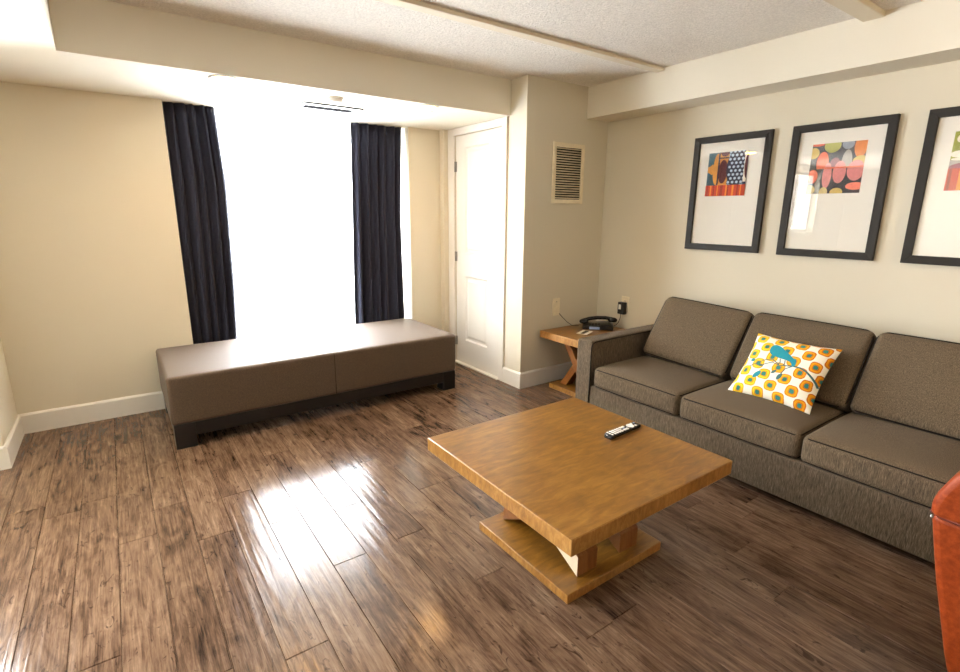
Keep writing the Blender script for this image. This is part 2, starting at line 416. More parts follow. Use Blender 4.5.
# door
def build_door():
    o = empty('door_1', (XD, DY1, 0)); struct(o)
    bm = bmesh.new(); x0, x1 = 0.006, 0.042; a, b = -(DY1 - DY0) + .004, -.004
    pans = [(-.515, -.155, 1.080, 2.02), (-.555 + .04, -.155, 0.245, 0.868)]
    # slab face built around two sunk panels
    ys = [a, -.515, -.155, b]; zs = [.012, .245, .868, 1.080, 2.02, DZ - .004]
    for i in range(3):
        for j in range(5):
            if i == 1 and j in (1, 3): continue
            box(bm, x0, x1, ys[i], ys[i + 1], zs[j], zs[j + 1])
    bmesh.ops.remove_doubles(bm, verts=bm.verts, dist=1e-5)
    new_obj('slab', bm, M['trimwhite'], o)
    for (p0, p1, q0, q1) in pans:
        bm = bmesh.new(); d = .012; e = .05
        ring = lambda i, x: [bm.verts.new((x, y, z)) for y, z in ((p0 + i, q0 + i), (p1 - i, q0 + i), (p1 - i, q1 - i), (p0 + i, q1 - i))]
        R = [ring(0, x0), ring(.012, x0 + d), ring(.03, x0 + d), ring(e, x0 + .003)]
        for A, B in zip(R, R[1:]):
            for k in range(4): bm.faces.new((A[k], A[(k + 1) % 4], B[(k + 1) % 4], B[k]))
        bm.faces.new(R[-1]); new_obj('raised_panel', bm, M['trimwhite'], o)
    for z in (1.86, 1.045, .22):
        bm = bmesh.new(); tube(bm, [(-.005, -.001, z - .045), (-.005, -.001, z + .045)], .006, seg=10)
        box(bm, -.002, .006, -.02, .0, z - .044, z + .044); new_obj('hinge', bm, M['steel'], o)
    new_obj('threshold', boxes((-.03, .05, a, b, 0, .011)), M['trimwhite'], o)
build_door()

# window at the end of the alcove: frame, mullion, panes
def build_window(name, x0, x1, z0, z1, y, div, trans=None):
    o = empty(name, ((x0 + x1) / 2, y, z0)); struct(o)
    mx, w = (x0 + x1) / 2, (x1 - x0) / 2; h = z1 - z0; f = .05
    bs = [(-w, -w + f, -.03, .03, 0, h), (w - f, w, -.03, .03, 0, h), (-w + f, w - f, -.03, .03, 0, f), (-w + f, w - f, -.03, .03, h - f, h)]
    for d in div: bs.append((d - mx - .025, d - mx + .025, -.03, .03, f, h - f))
    if trans: bs.append((-w + f, w - f, -.03, .03, trans - z0 - .025, trans - z0 + .025))
    new_obj('window_frame', boxes(*bs), M['alu'], o)
    new_obj('pane', boxes((-w + f, w - f, .008, .012, f, h - f)), M['glass'], o)
build_window('window_1', OX0, OX1, 0.12, ZS - .06, YB + .33, [1.336])
build_window('window_2', LX0, LX1, LZ0, LZ1, YL2 + .12, [-1.57])

# ------------------------------------------------------------------ curtains
def drape(name, xl, xr, y0, amp, nf, z0, z1, mat, seed, rows=26, th=.004, hook=.0):
    rnd = random.Random(seed); bm = bmesh.new(); cols = nf * 14
    ph = [rnd.uniform(-.5, .5) for _ in range(nf * 2 + 3)]; am = [rnd.uniform(.55, 1.25) for _ in range(nf * 2 + 3)]
    def at(arr, s):
        k = s * (len(arr) - 1); i = min(int(k), len(arr) - 2); return arr[i] + (arr[i + 1] - arr[i]) * (k - i)
    V = []
    for r in range(rows + 1):
        t = r / rows; z = z1 + (z0 - z1) * t; row = []
        for c in range(cols + 1):
            s = c / cols
            a = amp * at(am, s) * (0.75 + .45 * t) * (.7 + .6 * abs(sin(2.3 * s + 4 * t * at(ph, s))))
            y = y0 + a * sin(2 * pi * nf * s + at(ph, s) * 2.6 + .5 * t * at(ph, 1 - s)) + .3 * a * sin(4 * pi * nf * s + 3 * at(ph, s) + t)
            x = xl(t) + (xr(t) - xl(t)) * s + .25 * a * cos(2 * pi * nf * s)
            row.append(bm.verts.new((x, y, z)))
        V.append(row)
    for r in range(rows):
        for c in range(cols):
            bm.faces.new((V[r][c], V[r][c + 1], V[r + 1][c + 1], V[r + 1][c])).smooth = True
    return new_obj(name, bm, mat, smooth=True, solid=th)
def lerp(*kv):
    def f(t):
        for (a, va), (b, vb) in zip(kv, kv[1:]):
            if t <= b: return va + (vb - va) * (t - a) / (b - a)
        return kv[-1][1]
    return f
tag(drape('blackout_curtain', lerp((0, .396), (1, .392)), lerp((0, .728), (.25, .755), (.6, .738), (1, .70)), 4.405, .024, 5, .03, ZS, M['drape'], 3),
    'dark charcoal floor length curtain bunched at the left side of the window', 'curtain', 'dark blackout curtains')
tag(drape('blackout_curtain', lerp((0, 1.770), (1, 1.705)), lerp((0, 2.245), (.35, 2.215), (.7, 2.225), (1, 2.24)), 4.405, .026, 6, .03, ZS, M['drape'], 11),
    'dark charcoal floor length curtain hanging beside the white panelled door', 'curtain', 'dark blackout curtains')
tag(drape('sheer_curtain', lerp((0, .41), (1, .41)), lerp((0, 1.29), (1, 1.315)), 4.525, .014, 13, .13, ZS, M['sheer'], 5, th=0),
    'white translucent sheer drawn over the left half of the window', 'curtain', 'white sheer curtains')
tag(drape('sheer_curtain', lerp((0, 1.26), (1, 1.335)), lerp((0, 2.262), (1, 2.262)), 4.49, .014, 14, .13, ZS, M['sheer'], 8, th=0),
    'white translucent sheer drawn over the right half of the window', 'curtain', 'white sheer curtains')

# ------------------------------------------------------------------ soffit fittings
def downlight(x, y, label):
    o = empty('ceiling_downlight', (x, y, ZS)); tag(o, label, 'light', 'recessed soffit downlights')
    bm = bmesh.new(); lathe(bm, [(.064, -.002), (.066, -.007), (.082, -.006), (.088, -.001), (.088, 0)], 40); new_obj('trim_ring', bm, M['vent'], o)
    bm = bmesh.new(); lathe(bm, [(.064, -.0015), (.058, -.010), (.04, -.017), (.02, -.021), (.004, -.022)], 32); new_obj('lens', bm, M['lamp'], o)
    return o
downlight(.645, 3.448, 'glowing warm recessed ceiling light nearest the left dark curtain')
downlight(1.972, 3.448, 'glowing warm recessed ceiling light nearest the white door')
for x, y in ((.645, 3.448), (1.972, 3.448)):
    d = bpy.data.lights.new('downlight_beam', 'SPOT'); d.energy = 15; d.color = (1, .72, .40); d.spot_size = radians(150); d.spot_blend = .8; d.shadow_soft_size = .05
    o = bpy.data.objects.new('downlight_beam', d); o.location = (x, y, ZS - .02); COL.objects.link(o)
def smoke():
    o = empty('smoke_detector', (1.335, 3.56, ZS)); tag(o, 'small round white smoke detector in front of the ceiling vent', 'smoke detector')
    bm = bmesh.new(); lathe(bm, [(.05, 0), (.052, -.010), (.050, -.013)], 32); new_obj('base', bm, M['vent'], o)
    bm = bmesh.new(); lathe(bm, [(.046, -.013), (.045, -.024), (.03, -.031), (.006, -.033)], 32); new_obj('cover', bm, M['vent'], o)
smoke()
def ceil_vent():
    o = empty('ceiling_vent', (1.415, 3.90, ZS)); tag(o, 'rectangular slotted white vent in the lowered ceiling before the window', 'vent')
    w, d = .215, .10
    s0, s1 = -.020, .088
    new_obj('vent_frame', boxes((-w, w, -d, s0, -.005, 0), (-w, w, s1, d, -.005, 0), (-w, -w + .035, s0, s1, -.005, 0), (w - .035, w, s0, s1, -.005, 0)), M['vent'], o)
    new_obj('shadow_line', boxes((-w - .003, w + .003, -d - .004, -d, -.009, 0), (-w - .003, -w, -d, d, -.006, 0)), M['ventgrey'], o)  # dark strips that paint a shadow line along two vent edges
    new_obj('backing', boxes((-w + .03, w - .03, s0, s1, -.0046, -.0005)), M['ventdark'], o)  # flat dark plate, paints the shade inside the slots
    bm = bmesh.new()
    for k in range(15):
        x = -w + .045 + k * .0232
        box(bm, x - .003, x + .003, s0, s1, -.0052, -.0044)
    box(bm, -w + .035, w - .035, .030, .038, -.0052, -.0044)
    new_obj('fins', bm, M['ventgrey'], o)  # fins coloured dark grey to stand for their shade
ceil_vent()

# return-air grille on the closet wall
def grille():
    o = empty('air_return_grille', (3.118, YP, 1.765)); tag(o, 'ivory louvred air return grille high on the wall beside the door', 'vent')
    w, h, f = .176, .236, .034
    new_obj('grille_frame', boxes((-w, w, -.012, 0, h - f, h), (-w, w, -.012, 0, -h, -h + f), (-w, -w + f, -.012, 0, -h + f, h - f), (w - f, w, -.012, 0, -h + f, h - f)), M['grille'], o, bevel=.003)
    new_obj('backing', boxes((-w + .02, w - .02, -.002, 0, -h + .02, h - .02)), M['dark'], o)
    bm = bmesh.new(); n = 21
    for k in range(n):
        z = -h + f + (k + .5) * (2 * h - 2 * f) / n
        box(bm, -w + f, w - f, -.006, .006, -.0012, .0012, mx=Matrix.Translation((0, -.0075, z)) @ Matrix.Rotation(radians(38), 4, 'X'))
    new_obj('louvres', bm, M['grille'], o)
grille()

# ------------------------------------------------------------------ bench under the window
def bench():
    o = empty('upholstered_bench', (1.185, 3.888, 0)); tag(o, 'long brown upholstered bench on black wood legs under the window', 'bench')
    w, d = 1.036, .424
    bm = bmesh.new()
    pad(bm, 2 * w, 2 * d, .312, .022, (0, 0, .006), 16, Matrix.Translation((0, 0, .315)))
    new_obj('seat_cushion', bm, M['bench'], o, smooth=True)
    bm = bmesh.new(); tube(bm, [(0.0, -d - .0003, .165), (0, -d - .0003, .45), (0, -d + .004, .463), (0, -d + .018, .4712), (0, -d + .1, .4740), (0, 0, .4770), (0, d - .1, .4740), (0, d - .018, .4712)], .0016, seg=6)
    new_obj('seam', bm, M['piping'], o)
    z0, z1 = .072, .160
    new_obj('frame', boxes((-w + .01, w - .01, -d + .012, -d + .035, z0, z1), (-w + .01, w - .01, d - .035, d - .012, z0, z1), (-w + .01, -w + .035, -d + .03, d - .03, z0, z1),
                           (w - .035, w - .01, -d + .03, d - .03, z0, z1), (-w + .02, w - .02, -d + .02, d - .02, z1 - .02, z1)), M['espresso'], o, bevel=.003)
    for sx in (-1, 1):
        for sy in (-1, 1):
            x, y = sx * (w - .066), sy * (d - .062)
            new_obj('leg', boxes((x - .058, x + .058, y - .055, y + .055, 0, z1)), M['espresso'], o, bevel=.004)
bench()

# ------------------------------------------------------------------ sofa
SB = fabric('taupe sofa frame cloth', srgb(60, 51, 40), srgb(91, 79, 63), srgb(122, 108, 90), (380, 380, 30))
def sofa():
    o = empty('sofa', (2.60, 1.315, 0)); tag(o, 'long taupe three seat sofa with dark piping along the right wall', 'sofa')
    X = lambda x: x - 2.60; Y = lambda y: y - 1.315
    y0, y1 = .165, 2.465; aw = .137
    bm = bmesh.new(); pad(bm, .93, y1 - y0 - 2 * aw + .02, .230, .012, (0, 0, 0), 6, Matrix.Translation((X(3.072), 0, .157))); new_obj('base', bm, SB, o, smooth=True)
    for ya, yb in ((y1 - aw, y1), (y0, y0 + aw)):
        bm = bmesh.new(); pad(bm, .925, yb - ya, .562, .014, (0, .003, .004), 8, Matrix.Translation((X(3.0635), Y((ya + yb) / 2), .311)))
        a = new_obj('arm', bm, SB, o, smooth=True)
        bm = bmesh.new(); yi = (ya + .002) if ya > 1 else (yb - .002)
        tube(bm, [(X(2.603), Y(yi), .06), (X(2.603), Y(yi), .545), (X(2.61), Y(yi), .572), (X(2.64), Y(yi), .584), (X(3.4), Y(yi), .586)], .0042); new_obj('piping', bm, M['piping'], a)
    bm = bmesh.new(); pad(bm, .15, y1 - y0 - 2 * aw + .01, .66, .03, (0, 0, 0), 8, Matrix.Translation((X(3.455), 0, .40))); new_obj('back_frame', bm, SB, o, smooth=True)
    for sx in (2.68, 3.46):
        for sy in (.23, 2.40):
            new_obj('foot', boxes((X(sx) - .03, X(sx) + .03, Y(sy) - .03, Y(sy) + .03, 0, .035)), M['espresso'], o)
    # seat cushions
    edges = [.303, .964, 1.631, 2.303]
    for a, b in zip(edges, edges[1:]):
        sy = b - a - .004; sx = .64; sz = .145
        mx = Matrix.Translation((X(2.596 + sx / 2), Y((a + b) / 2), .344))
        bm = bmesh.new(); mp = pad(bm, sx, sy, sz, .035, (.006, 0, .028), 12, mx)
        c = new_obj('seat_cushion', bm, M['sofa'], o, smooth=True)
        bm = bmesh.new()
        for sg in (1, -1):
            tube(bm, [mp((x, y, sg * (sz / 2 - .010))) for x, y in rect_loop(sx / 2, sy / 2, .04)], .0036, True)
        new_obj('piping', bm, M['piping'], c)
    # back cushions lean on the back frame
    for (a, b, roll, dz) in ((1.615, 2.262, 2.2, .006), (.953, 1.603, .5, 0), (.300, .940, 0.3, 0)):
        sy = b - a; sx = .16; sz = .462
        mx = (Matrix.Translation((X(3.243), Y((a + b) / 2), .612 + dz)) @ Matrix.Rotation(radians(31), 4, 'Y') @ Matrix.Rotation(radians(roll), 4, 'X'))
        bm = bmesh.new(); mp = pad(bm, sx, sy, sz, .034, (.022, .004, .006), 12, mx)
        c = new_obj('back_cushion', bm, M['sofa'], o, smooth=True)
        bm = bmesh.new()
        for sg in (1, -1):
            tube(bm, [mp((sg * (sx / 2 - .016), y, z)) for y, z in rect_loop(sy / 2, sz / 2, .05)], .0054, True)
        new_obj('piping', bm, M['piping'], c)
sofa()

# ------------------------------------------------------------------ printed throw pillow
def pillow_mat():
    t = NT('printed cotton'); uv = t.n('ShaderNodeUVMap'); sp = t.n('ShaderNodeSeparateXYZ'); t.l(uv.outputs[0], sp.inputs[0])
    wob = t.noise(uv.outputs[0], 9, 2); wo = t.math('MULTIPLY', t.math('SUBTRACT', wob, .5), .03)
    u, v = t.math('ADD', sp.outputs[0], wo), t.math('SUBTRACT', sp.outputs[1], wo)
    def dist(u0, v0, pu, pv):
        a = t.math('SUBTRACT', t.math('FRACT', t.math('ADD', t.math('DIVIDE', t.math('SUBTRACT', u, u0), pu), 10.5)), .5)
        b = t.math('SUBTRACT', t.math('FRACT', t.math('ADD', t.math('DIVIDE', t.math('SUBTRACT', v, v0), pv), 10.5)), .5)
        a = t.math('ABSOLUTE', t.math('MULTIPLY', a, pu * .43)); b = t.math('ABSOLUTE', t.math('MULTIPLY', b, pv * .39))
        p = t.math('ADD', t.math('POWER', a, 3.0), t.math('POWER', b, 3.0)); return t.math('POWER', p, 1 / 3.0)
    d = t.math('MINIMUM', dist(.38, .33, .25, .28), dist(.255, .19, .25, .28))
    base = t.mix(t.ramp(sp.outputs[0], [(.25, (0, 0, 0, 1)), (.85, (1, 1, 1, 1))]), srgb(245, 205, 40), srgb(226, 150, 20))
    ring = t.mix(t.ramp(sp.outputs[0], [(.2, (0, 0, 0, 1)), (.8, (1, 1, 1, 1))]), srgb(222, 166, 30), srgb(196, 112, 14))
    step = lambda e: t.math('LESS_THAN', d, e)
    c = t.mix(step(.0305), srgb(250, 246, 232), ring); c = t.mix(step(.0255), c, base); c = t.mix(step(.0165), c, ring); c = t.mix(step(.0115), c, srgb(56, 128, 120))
    n = t.noise(t.coords((900, 900, 900)), 1, 2)
    t.set(Base_Color=c, Roughness=.85); t.b.inputs['Specular IOR Level'].default_value = .2; t.bump(n, .15, .002); return t.m
M['print'] = pillow_mat(); M['teal'] = flat('teal print ink', 30, 142, 160); M['tealdark'] = flat('dark teal print ink', 58, 104, 108)
def pillow():
    W2, H2, TH = .225, .203, .062
    vup = Vector((.255, -.012, .318)).normalized(); uright = Vector((-.012, -1, -.006)).normalized()
    nrm = uright.cross(vup).normalized()
    if nrm.x > 0: nrm = -nrm
    o = empty('throw_pillow', (2.992, 1.258, .592))
    tag(o, 'white throw pillow printed with yellow squares and a teal bird on sofa', 'pillow')
    def P(u, v, side, lift=0.0):
        a, b = u * 2 - 1, v * 2 - 1
        k = max(0, (1 - a ** 4)) ** .75 * max(0, (1 - b ** 4)) ** .75
        pinch = 1 - .075 * (1 - b * b) * abs(a) ** 3; pinch2 = 1 - .075 * (1 - a * a) * abs(b) ** 3
        return uright * (a * W2 * pinch) + vup * (b * H2 * pinch2) + nrm * side * (TH * k + .002 + lift)
    bm = bmesh.new(); uvl = bm.loops.layers.uv.new('UVMap'); n = 30
    G = {}
    for side in (1, -1):
        for i in range(n + 1):
            for j in range(n + 1):
                G[side, i, j] = bm.verts.new(P(i / n, j / n, side))
        for i in range(n):
            for j in range(n):
                ids = [(i, j), (i + 1, j), (i + 1, j + 1), (i, j + 1)]
                f = bm.faces.new([G[(side,) + q] for q in ids]); f.smooth = True
                for lp, q in zip(f.loops, ids): lp[uvl].uv = (q[0] / n, q[1] / n)
    rim = [(i, 0) for i in range(n)] + [(n, j) for j in range(n)] + [(i, n) for i in range(n, 0, -1)] + [(0, j) for j in range(n, 0, -1)]
    for k, q in enumerate(rim):
        r = rim[(k + 1) % len(rim)]
        f = bm.faces.new((G[(1,) + q], G[(1,) + r], G[(-1,) + r], G[(-1,) + q]))
        for lp in f.loops: lp[uvl].uv = (0.005, .5)
    new_obj('cover', bm, M['print'], o, smooth=True)
    # printed bird and branch follow the cloth
    bm = bmesh.new()
    def blob(poly, mat):
        bmt = bmesh.new(); vs = [bmt.verts.new((p[0], p[1], 0)) for p in poly]; bmt.faces.new(vs)
        bmesh.ops.triangulate(bmt, faces=bmt.faces)
        bmesh.ops.subdivide_edges(bmt, edges=bmt.edges, cuts=3, use_grid_fill=True)
        mp = {v: bm.verts.new(P(v.co.x + .075, v.co.y - .07, 1, .0012)) for v in bmt.verts}
        for f in bmt.faces: bm.faces.new([mp[v] for v in f.verts]).material_index = mat
        bmt.free()
    def smooth_poly(p, it=2):
        for _ in range(it):
            p = [q for a, b in zip(p, p[1:] + p[:1]) for q in ((a[0] * .75 + b[0] * .25, a[1] * .75 + b[1] * .25), (a[0] * .25 + b[0] * .75, a[1] * .25 + b[1] * .75))]
        return p
    def stroke(pts, w0, w1, mat):
        fine = []
        for a, b in zip(pts, pts[1:]):
            for k in range(5): fine.append((a[0] + (b[0] - a[0]) * k / 5, a[1] + (b[1] - a[1]) * k / 5))
        fine.append(pts[-1]); L, R = [], []
        for k, p in enumerate(fine):
            q0, q1 = fine[max(0, k - 1)], fine[min(len(fine) - 1, k + 1)]; d = Vector((q1[0] - q0[0], q1[1] - q0[1])).normalized()
            w = w0 + (w1 - w0) * k / (len(fine) - 1)
            L.append(bm.verts.new(P(p[0] - d.y * w + .075, p[1] + d.x * w - .07, 1, .0011))); R.append(bm.verts.new(P(p[0] + d.y * w + .075, p[1] - d.x * w - .07, 1, .0011)))
        for k in range(len(fine) - 1): bm.faces.new((L[k], L[k + 1], R[k + 1], R[k])).material_index = mat
    blob(smooth_poly([(0.237, 0.752), (0.225, 0.819), (0.24, 0.862), (0.278, 0.882), (0.336, 0.868), (0.408, 0.817), (0.484, 0.763), (0.55, 0.712), (0.572, 0.725), (0.60, 0.629), (0.568, 0.590), (0.534, 0.657), (0.469, 0.674), (0.398, 0.68), (0.313, 0.693), (0.265, 0.716)], 1), 0)
    stroke([(0.334, 0.599), (0.416, 0.576), (0.501, 0.591), (0.574, 0.608), (0.654, 0.609), (0.738, 0.581), (0.825, 0.524), (0.884, 0.478), (0.919, 0.436)], .004, .016, 1)
    for s in ([(0.091, 0.472), (0.174, 0.552), (0.252, 0.616), (0.322, 0.64), (0.409, 0.592)], [(0.216, 0.502), (0.266, 0.551), (0.338, 0.6)], [(0.566, 0.6), (0.508, 0.544), (0.487, 0.453)],
              [(.40, .675), (.42, .62), (.41, .58)], [(.46, .67), (.475, .62), (.47, .588)]): stroke(s, .0058, .0052, 1)
    for p, mt in (([(0.190, 0.29), (0.190, 0.383), (0.262, 0.448), (0.268, 0.353)], 0), ([(0.463, 0.351), (0.457, 0.437), (0.512, 0.477), (0.512, 0.39)], 1), ([(0.373, 0.43), (0.388, 0.485), (0.432, 0.506), (0.417, 0.445)], 1), ([(0.19, 0.5), (0.215, 0.534), (0.264, 0.532), (0.237, 0.497)], 1),
              ([(.06, .55), (.06, .60), (.115, .60), (.115, .55)], 0)): blob(smooth_poly(p, 1), mt)
    new_obj('printed_bird', bm, [M['teal'], M['tealdark']], o, smooth=True)['label'] = 'teal bird perched on a leafy branch'
    bm = bmesh.new(); c = P(.80, 0.0, 1)
    box(bm, -.006, .006, -.001, .001, -.018, 0, mx=Matrix.Translation(c) @ Matrix.Rotation(radians(-80), 4, 'Z'))
    new_obj('care_tag', bm, M['white'], o)
pillow()

# ------------------------------------------------------------------ oak tables with crossed legs
def cross_leg_table(name, label, x0, x1, y0, y1, zt, tt, bx0, bx1, by0, by1, bt, legs, lw, f0, f1, cat, square=True):
    cx, cy = (x0 + x1) / 2, (y0 + y1) / 2
    o = empty(name, (cx, cy, 0)); tag(o, label, cat)
    bm = bmesh.new(); fs = box(bm, x0 - cx, x1 - cx, y0 - cy, y1 - cy, zt - tt, zt)
    for f in fs: f.material_index = 0 if abs(f.calc_center_median().z - zt) < 1e-4 else 1
    new_obj('tabletop', bm, [M['oak'], M['oakedge']], o, bevel=.004)
    bm = bmesh.new(); fs = box(bm, bx0 - cx, bx1 - cx, by0 - cy, by1 - cy, 0, bt)
    for f in fs: f.material_index = 0 if abs(f.calc_center_median().z - bt) < 1e-4 else 1
    new_obj('base_slab', bm, [M['oak'], M['oakedge']], o, bevel=.003)
    for lx in legs:
        for s in (1, -1):
            a, b = (f0, f1) if s > 0 else (f1, f0)
            poly = [(a - cy, bt), (a - cy + s * lw, bt), (b - cy, zt - tt), (b - cy - s * lw, zt - tt)]
            if s > 0: poly = [(a - cy, bt), (a - cy + lw, bt), (b - cy, zt - tt), (b - cy - lw, zt - tt)]
            if not square: poly = [(a - cy, bt), (a - cy, bt + lw), (b - cy, zt - tt), (b - cy, zt - tt - lw)]
            bm = bmesh.new(); e = .0006 if s > 0 else 0
            prism(bm, poly, 'x', lx[0] - cx - e, lx[1] - cx + e)
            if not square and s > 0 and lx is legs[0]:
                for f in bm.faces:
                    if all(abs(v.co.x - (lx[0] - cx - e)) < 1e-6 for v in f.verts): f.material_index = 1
            lg = new_obj('leg', bm, [M['oakx'], M['legpale']], o, bevel=.0015)
            if not square and s > 0 and lx is legs[0]: lg['label'] = 'leg with a whitish outer face'
    return o
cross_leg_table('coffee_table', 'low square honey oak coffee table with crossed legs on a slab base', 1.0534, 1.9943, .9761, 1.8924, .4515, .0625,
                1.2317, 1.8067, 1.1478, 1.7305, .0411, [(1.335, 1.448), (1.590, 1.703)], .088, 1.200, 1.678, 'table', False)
cross_leg_table('end_table', 'small honey oak end table with crossed legs in the corner', 2.845, 3.49, 2.51, 3.13, .490, .060,
                2.890, 3.445, 2.585, 3.042, .040, [(2.965, 3.045), (3.29, 3.37)], .070, 2.645, 2.985, 'table')

# remote control
def remote():
    o = empty('remote_control', (1.842, 1.424, .4515), radians(4)); tag(o, 'black remote control with white buttons lying on the coffee table', 'remote control')
    bm = bmesh.new(); L, w = .118, .024
    prof = lambda s: w * (1 - .10 * sin(pi * s)) * (1 if s < .93 else 1 - .35 * ((s - .93) / .07) ** 2)
    rows = []
    for k in range(25):
        s = k / 24; x = -L + 2 * L * s; hw = prof(s); h = .021 - .004 * s
        if k in (0, 24): hw -= .004; h -= .004
        sec = [(-hw, .004), (-hw + .004, 0), (hw - .004, 0), (hw, .004), (hw, h - .005), (hw - .004, h), (-hw + .004, h), (-hw, h - .005)]
        rows.append([bm.verts.new((x, y, z)) for y, z in sec])
    for A, B in zip(rows, rows[1:]):
        for k in range(8): bm.faces.new((A[k], A[(k + 1) % 8], B[(k + 1) % 8], B[k]))
    bm.faces.new(rows[0]); bm.faces.new(rows[-1])
    new_obj('body', bm, M['blackgloss'], o, bevel=.0015)
    def btn(x, y, a, b, m='white'):
        s = (x + L) / (2 * L); h = .021 - .004 * s
        return new_obj('button', boxes((x - a, x + a, y - b, y + b, h - .002, h + .0022)), M[m], o, bevel=.001)
    for r in range(4):
        for c in range(3): btn(-.082 + r * .0175, (c - 1) * .0135, .0062, .0052)
    for c in range(3): btn(-.103, (c - 1) * .0135, .0045, .0050)
    for y in (-.0125, .0125):
        for k in range(2): btn(-.008 + k * .019, y, .0078, .0062)
    btn(.001, 0, .005, .0042, 'bluescreen')
    bm = bmesh.new(); lathe(bm, [(.019, .0), (.019, .0195), (.0175, .0205), (.0095, .0205), (.009, .0185)], 28, (.052, 0, 0)); new_obj('navigation_ring', bm, M['white'], o)
    for y in (-.013, .013): btn(.078, y, .005, .005)
    btn(.098, .011, .004, .004, 'bluescreen')
remote()

# desk telephone
def phone():
    o = empty('desk_telephone', (3.330, 2.925, .490), radians(221)); o.scale = (1.2, 1.34, .92); tag(o, 'black corded desk telephone on the end table', 'telephone')
    bm = bmesh.new(); prism(bm, [(-.095, 0), (.095, 0), (.095, .030), (.07, .052), (-.08, .030), (-.095, .018)], 'x', -.085, .085); new_obj('base', bm, M['black'], o, bevel=.006)
    tilt = math.atan2(.022, .15)
    bm = bmesh.new(); 
    mx = Matrix.Translation((-.0475, 0, .0415)) @ Matrix.Rotation(tilt, 4, 'X')
    pts = [mx @ Vector((0, -.105, .016)), mx @ Vector((0, -.085, .026)), mx @ Vector((0, -.05, .038)), mx @ Vector((0, 0, .043)), mx @ Vector((0, .05, .038)), mx @ Vector((0, .085, .026)), mx @ Vector((0, .105, .016))]
    tube(bm, pts, .017, seg=12)
    for y in (-.092, .092): lathe(bm, [(.024, -.006), (.030, .004), (.028, .02), (.014, .032)], 20, tuple(mx @ Vector((0, y, .004))))
    new_obj('handset', bm, M['blackgloss'], o, smooth=True)
    for r in range(4):
        for c in range(3):
            x, y = .012 + c * .022, -.05 + r * .019
            new_obj('key', boxes((x - .008, x + .008, y - .006, y + .006, .037 + (y + .05) * .147 - .004, .037 + (y + .05) * .147 + .003)), M['plate'] if False else M['black'], o)
    bm = bmesh.new(); box(bm, .068, .0858, -.052, .012, .006, .030); new_obj('display', bm, M['bluescreen'], o)
    bm = bmesh.new(); pts = []
    for k in range(121):
        t = k / 120; a = t * 2 * pi * 15; c = Vector((-.10 - .025 * sin(pi * t), -.10 + .17 * t, .008 + .004 * sin(pi * t)))
        pts.append(c + Vector((.006 * cos(a), 0, .006 * sin(a))))
    tube(bm, pts, .0018, seg=6); new_obj('coiled_cord', bm, M['black'], o)
phone()
o = empty('note_card', (3.10, 2.86, .4902), radians(22)); tag(o, 'small white card with a dark band on the end table before the telephone', 'card')
new_obj('card', boxes((-.075, .075, -.045, .045, 0, .0012)), M['paper'], o)
new_obj('printed_band', boxes((-.06, .06, -.016, .016, .0012, .0016)), M['black'], o)

# wall plates
def plates():
    o = empty('telephone_wall_jack', (3.043, YP, .667)); tag(o, 'blank ivory wall jack plate beside the end table below the grille', 'wall jack')
    new_obj('plate', boxes((-.040, .040, -.012, 0, -.075, .075)), M['plate'], o, bevel=.003)
    bm = bmesh.new(); lathe(bm, [(.004, 0), (.004, .002), (.002, .0026)], 12); 
    for v in bm.verts: v.co = Matrix.Translation((0, -.012, .045)) @ Matrix.Rotation(radians(90), 4, 'X') @ v.co
    new_obj('screw', bm, M['steel'], o)
    new_obj('jack_socket', boxes((-.010, .010, -.0135, -.011, -.062, -.046)), M['plate'], o)
    bm = bmesh.new(); pts = [(3.075, YP - .008, .612), (3.10, YP - .02, .58), (3.15, YP - .035, .53), (3.19, YP - .06, .497), (3.215, 3.085, .493), (3.24, 3.065, .493)]
    tube(bm, pts, .0028); tag(new_obj('telephone_line_cord', bm, M['black'], smooth=True), 'thin dark cord running from the blank wall plate to the telephone', 'cord')
    o = empty('power_outlet', (XR, 2.842, .690)); tag(o, 'ivory wall outlet plate above the sofa arm with an adapter plugged in', 'outlet')
    new_obj('plate', boxes((-.007, 0, -.040, .040, -.064, .064)), M['plate'], o, bevel=.003)
    for z in (.022, -.022):
        s = new_obj('socket', boxes((-.0095, -.006, -.017, .017, z - .015, z + .015)), M['plate'], o, bevel=.002)
        new_obj('slots', boxes((-.0099, -.009, -.008, -.005, z - .004, z + .006), (-.0099, -.009, .005, .008, z - .004, z + .006)), M['dark'], s)
    o = empty('power_adapter', (XR - .0098, 2.850, .655)); tag(o, 'black power adapter plugged into the wall outlet', 'adapter')
    new_obj('body', boxes((-.042, 0, -.034, .034, -.055, .050)), M['black'], o, bevel=.006)
    new_obj('rating_label', boxes((-.0425, -.0418, -.004, .022, -.012, .030)), M['paper'], o)
    bm = bmesh.new(); tube(bm, [(-.02, .01, -.055), (-.021, .012, -.09), (-.03, .02, -.13), (-.045, .035, -.158), (-.06, .045, -.162)], .0026); new_obj('cable', bm, M['black'], o, smooth=True)
plates()

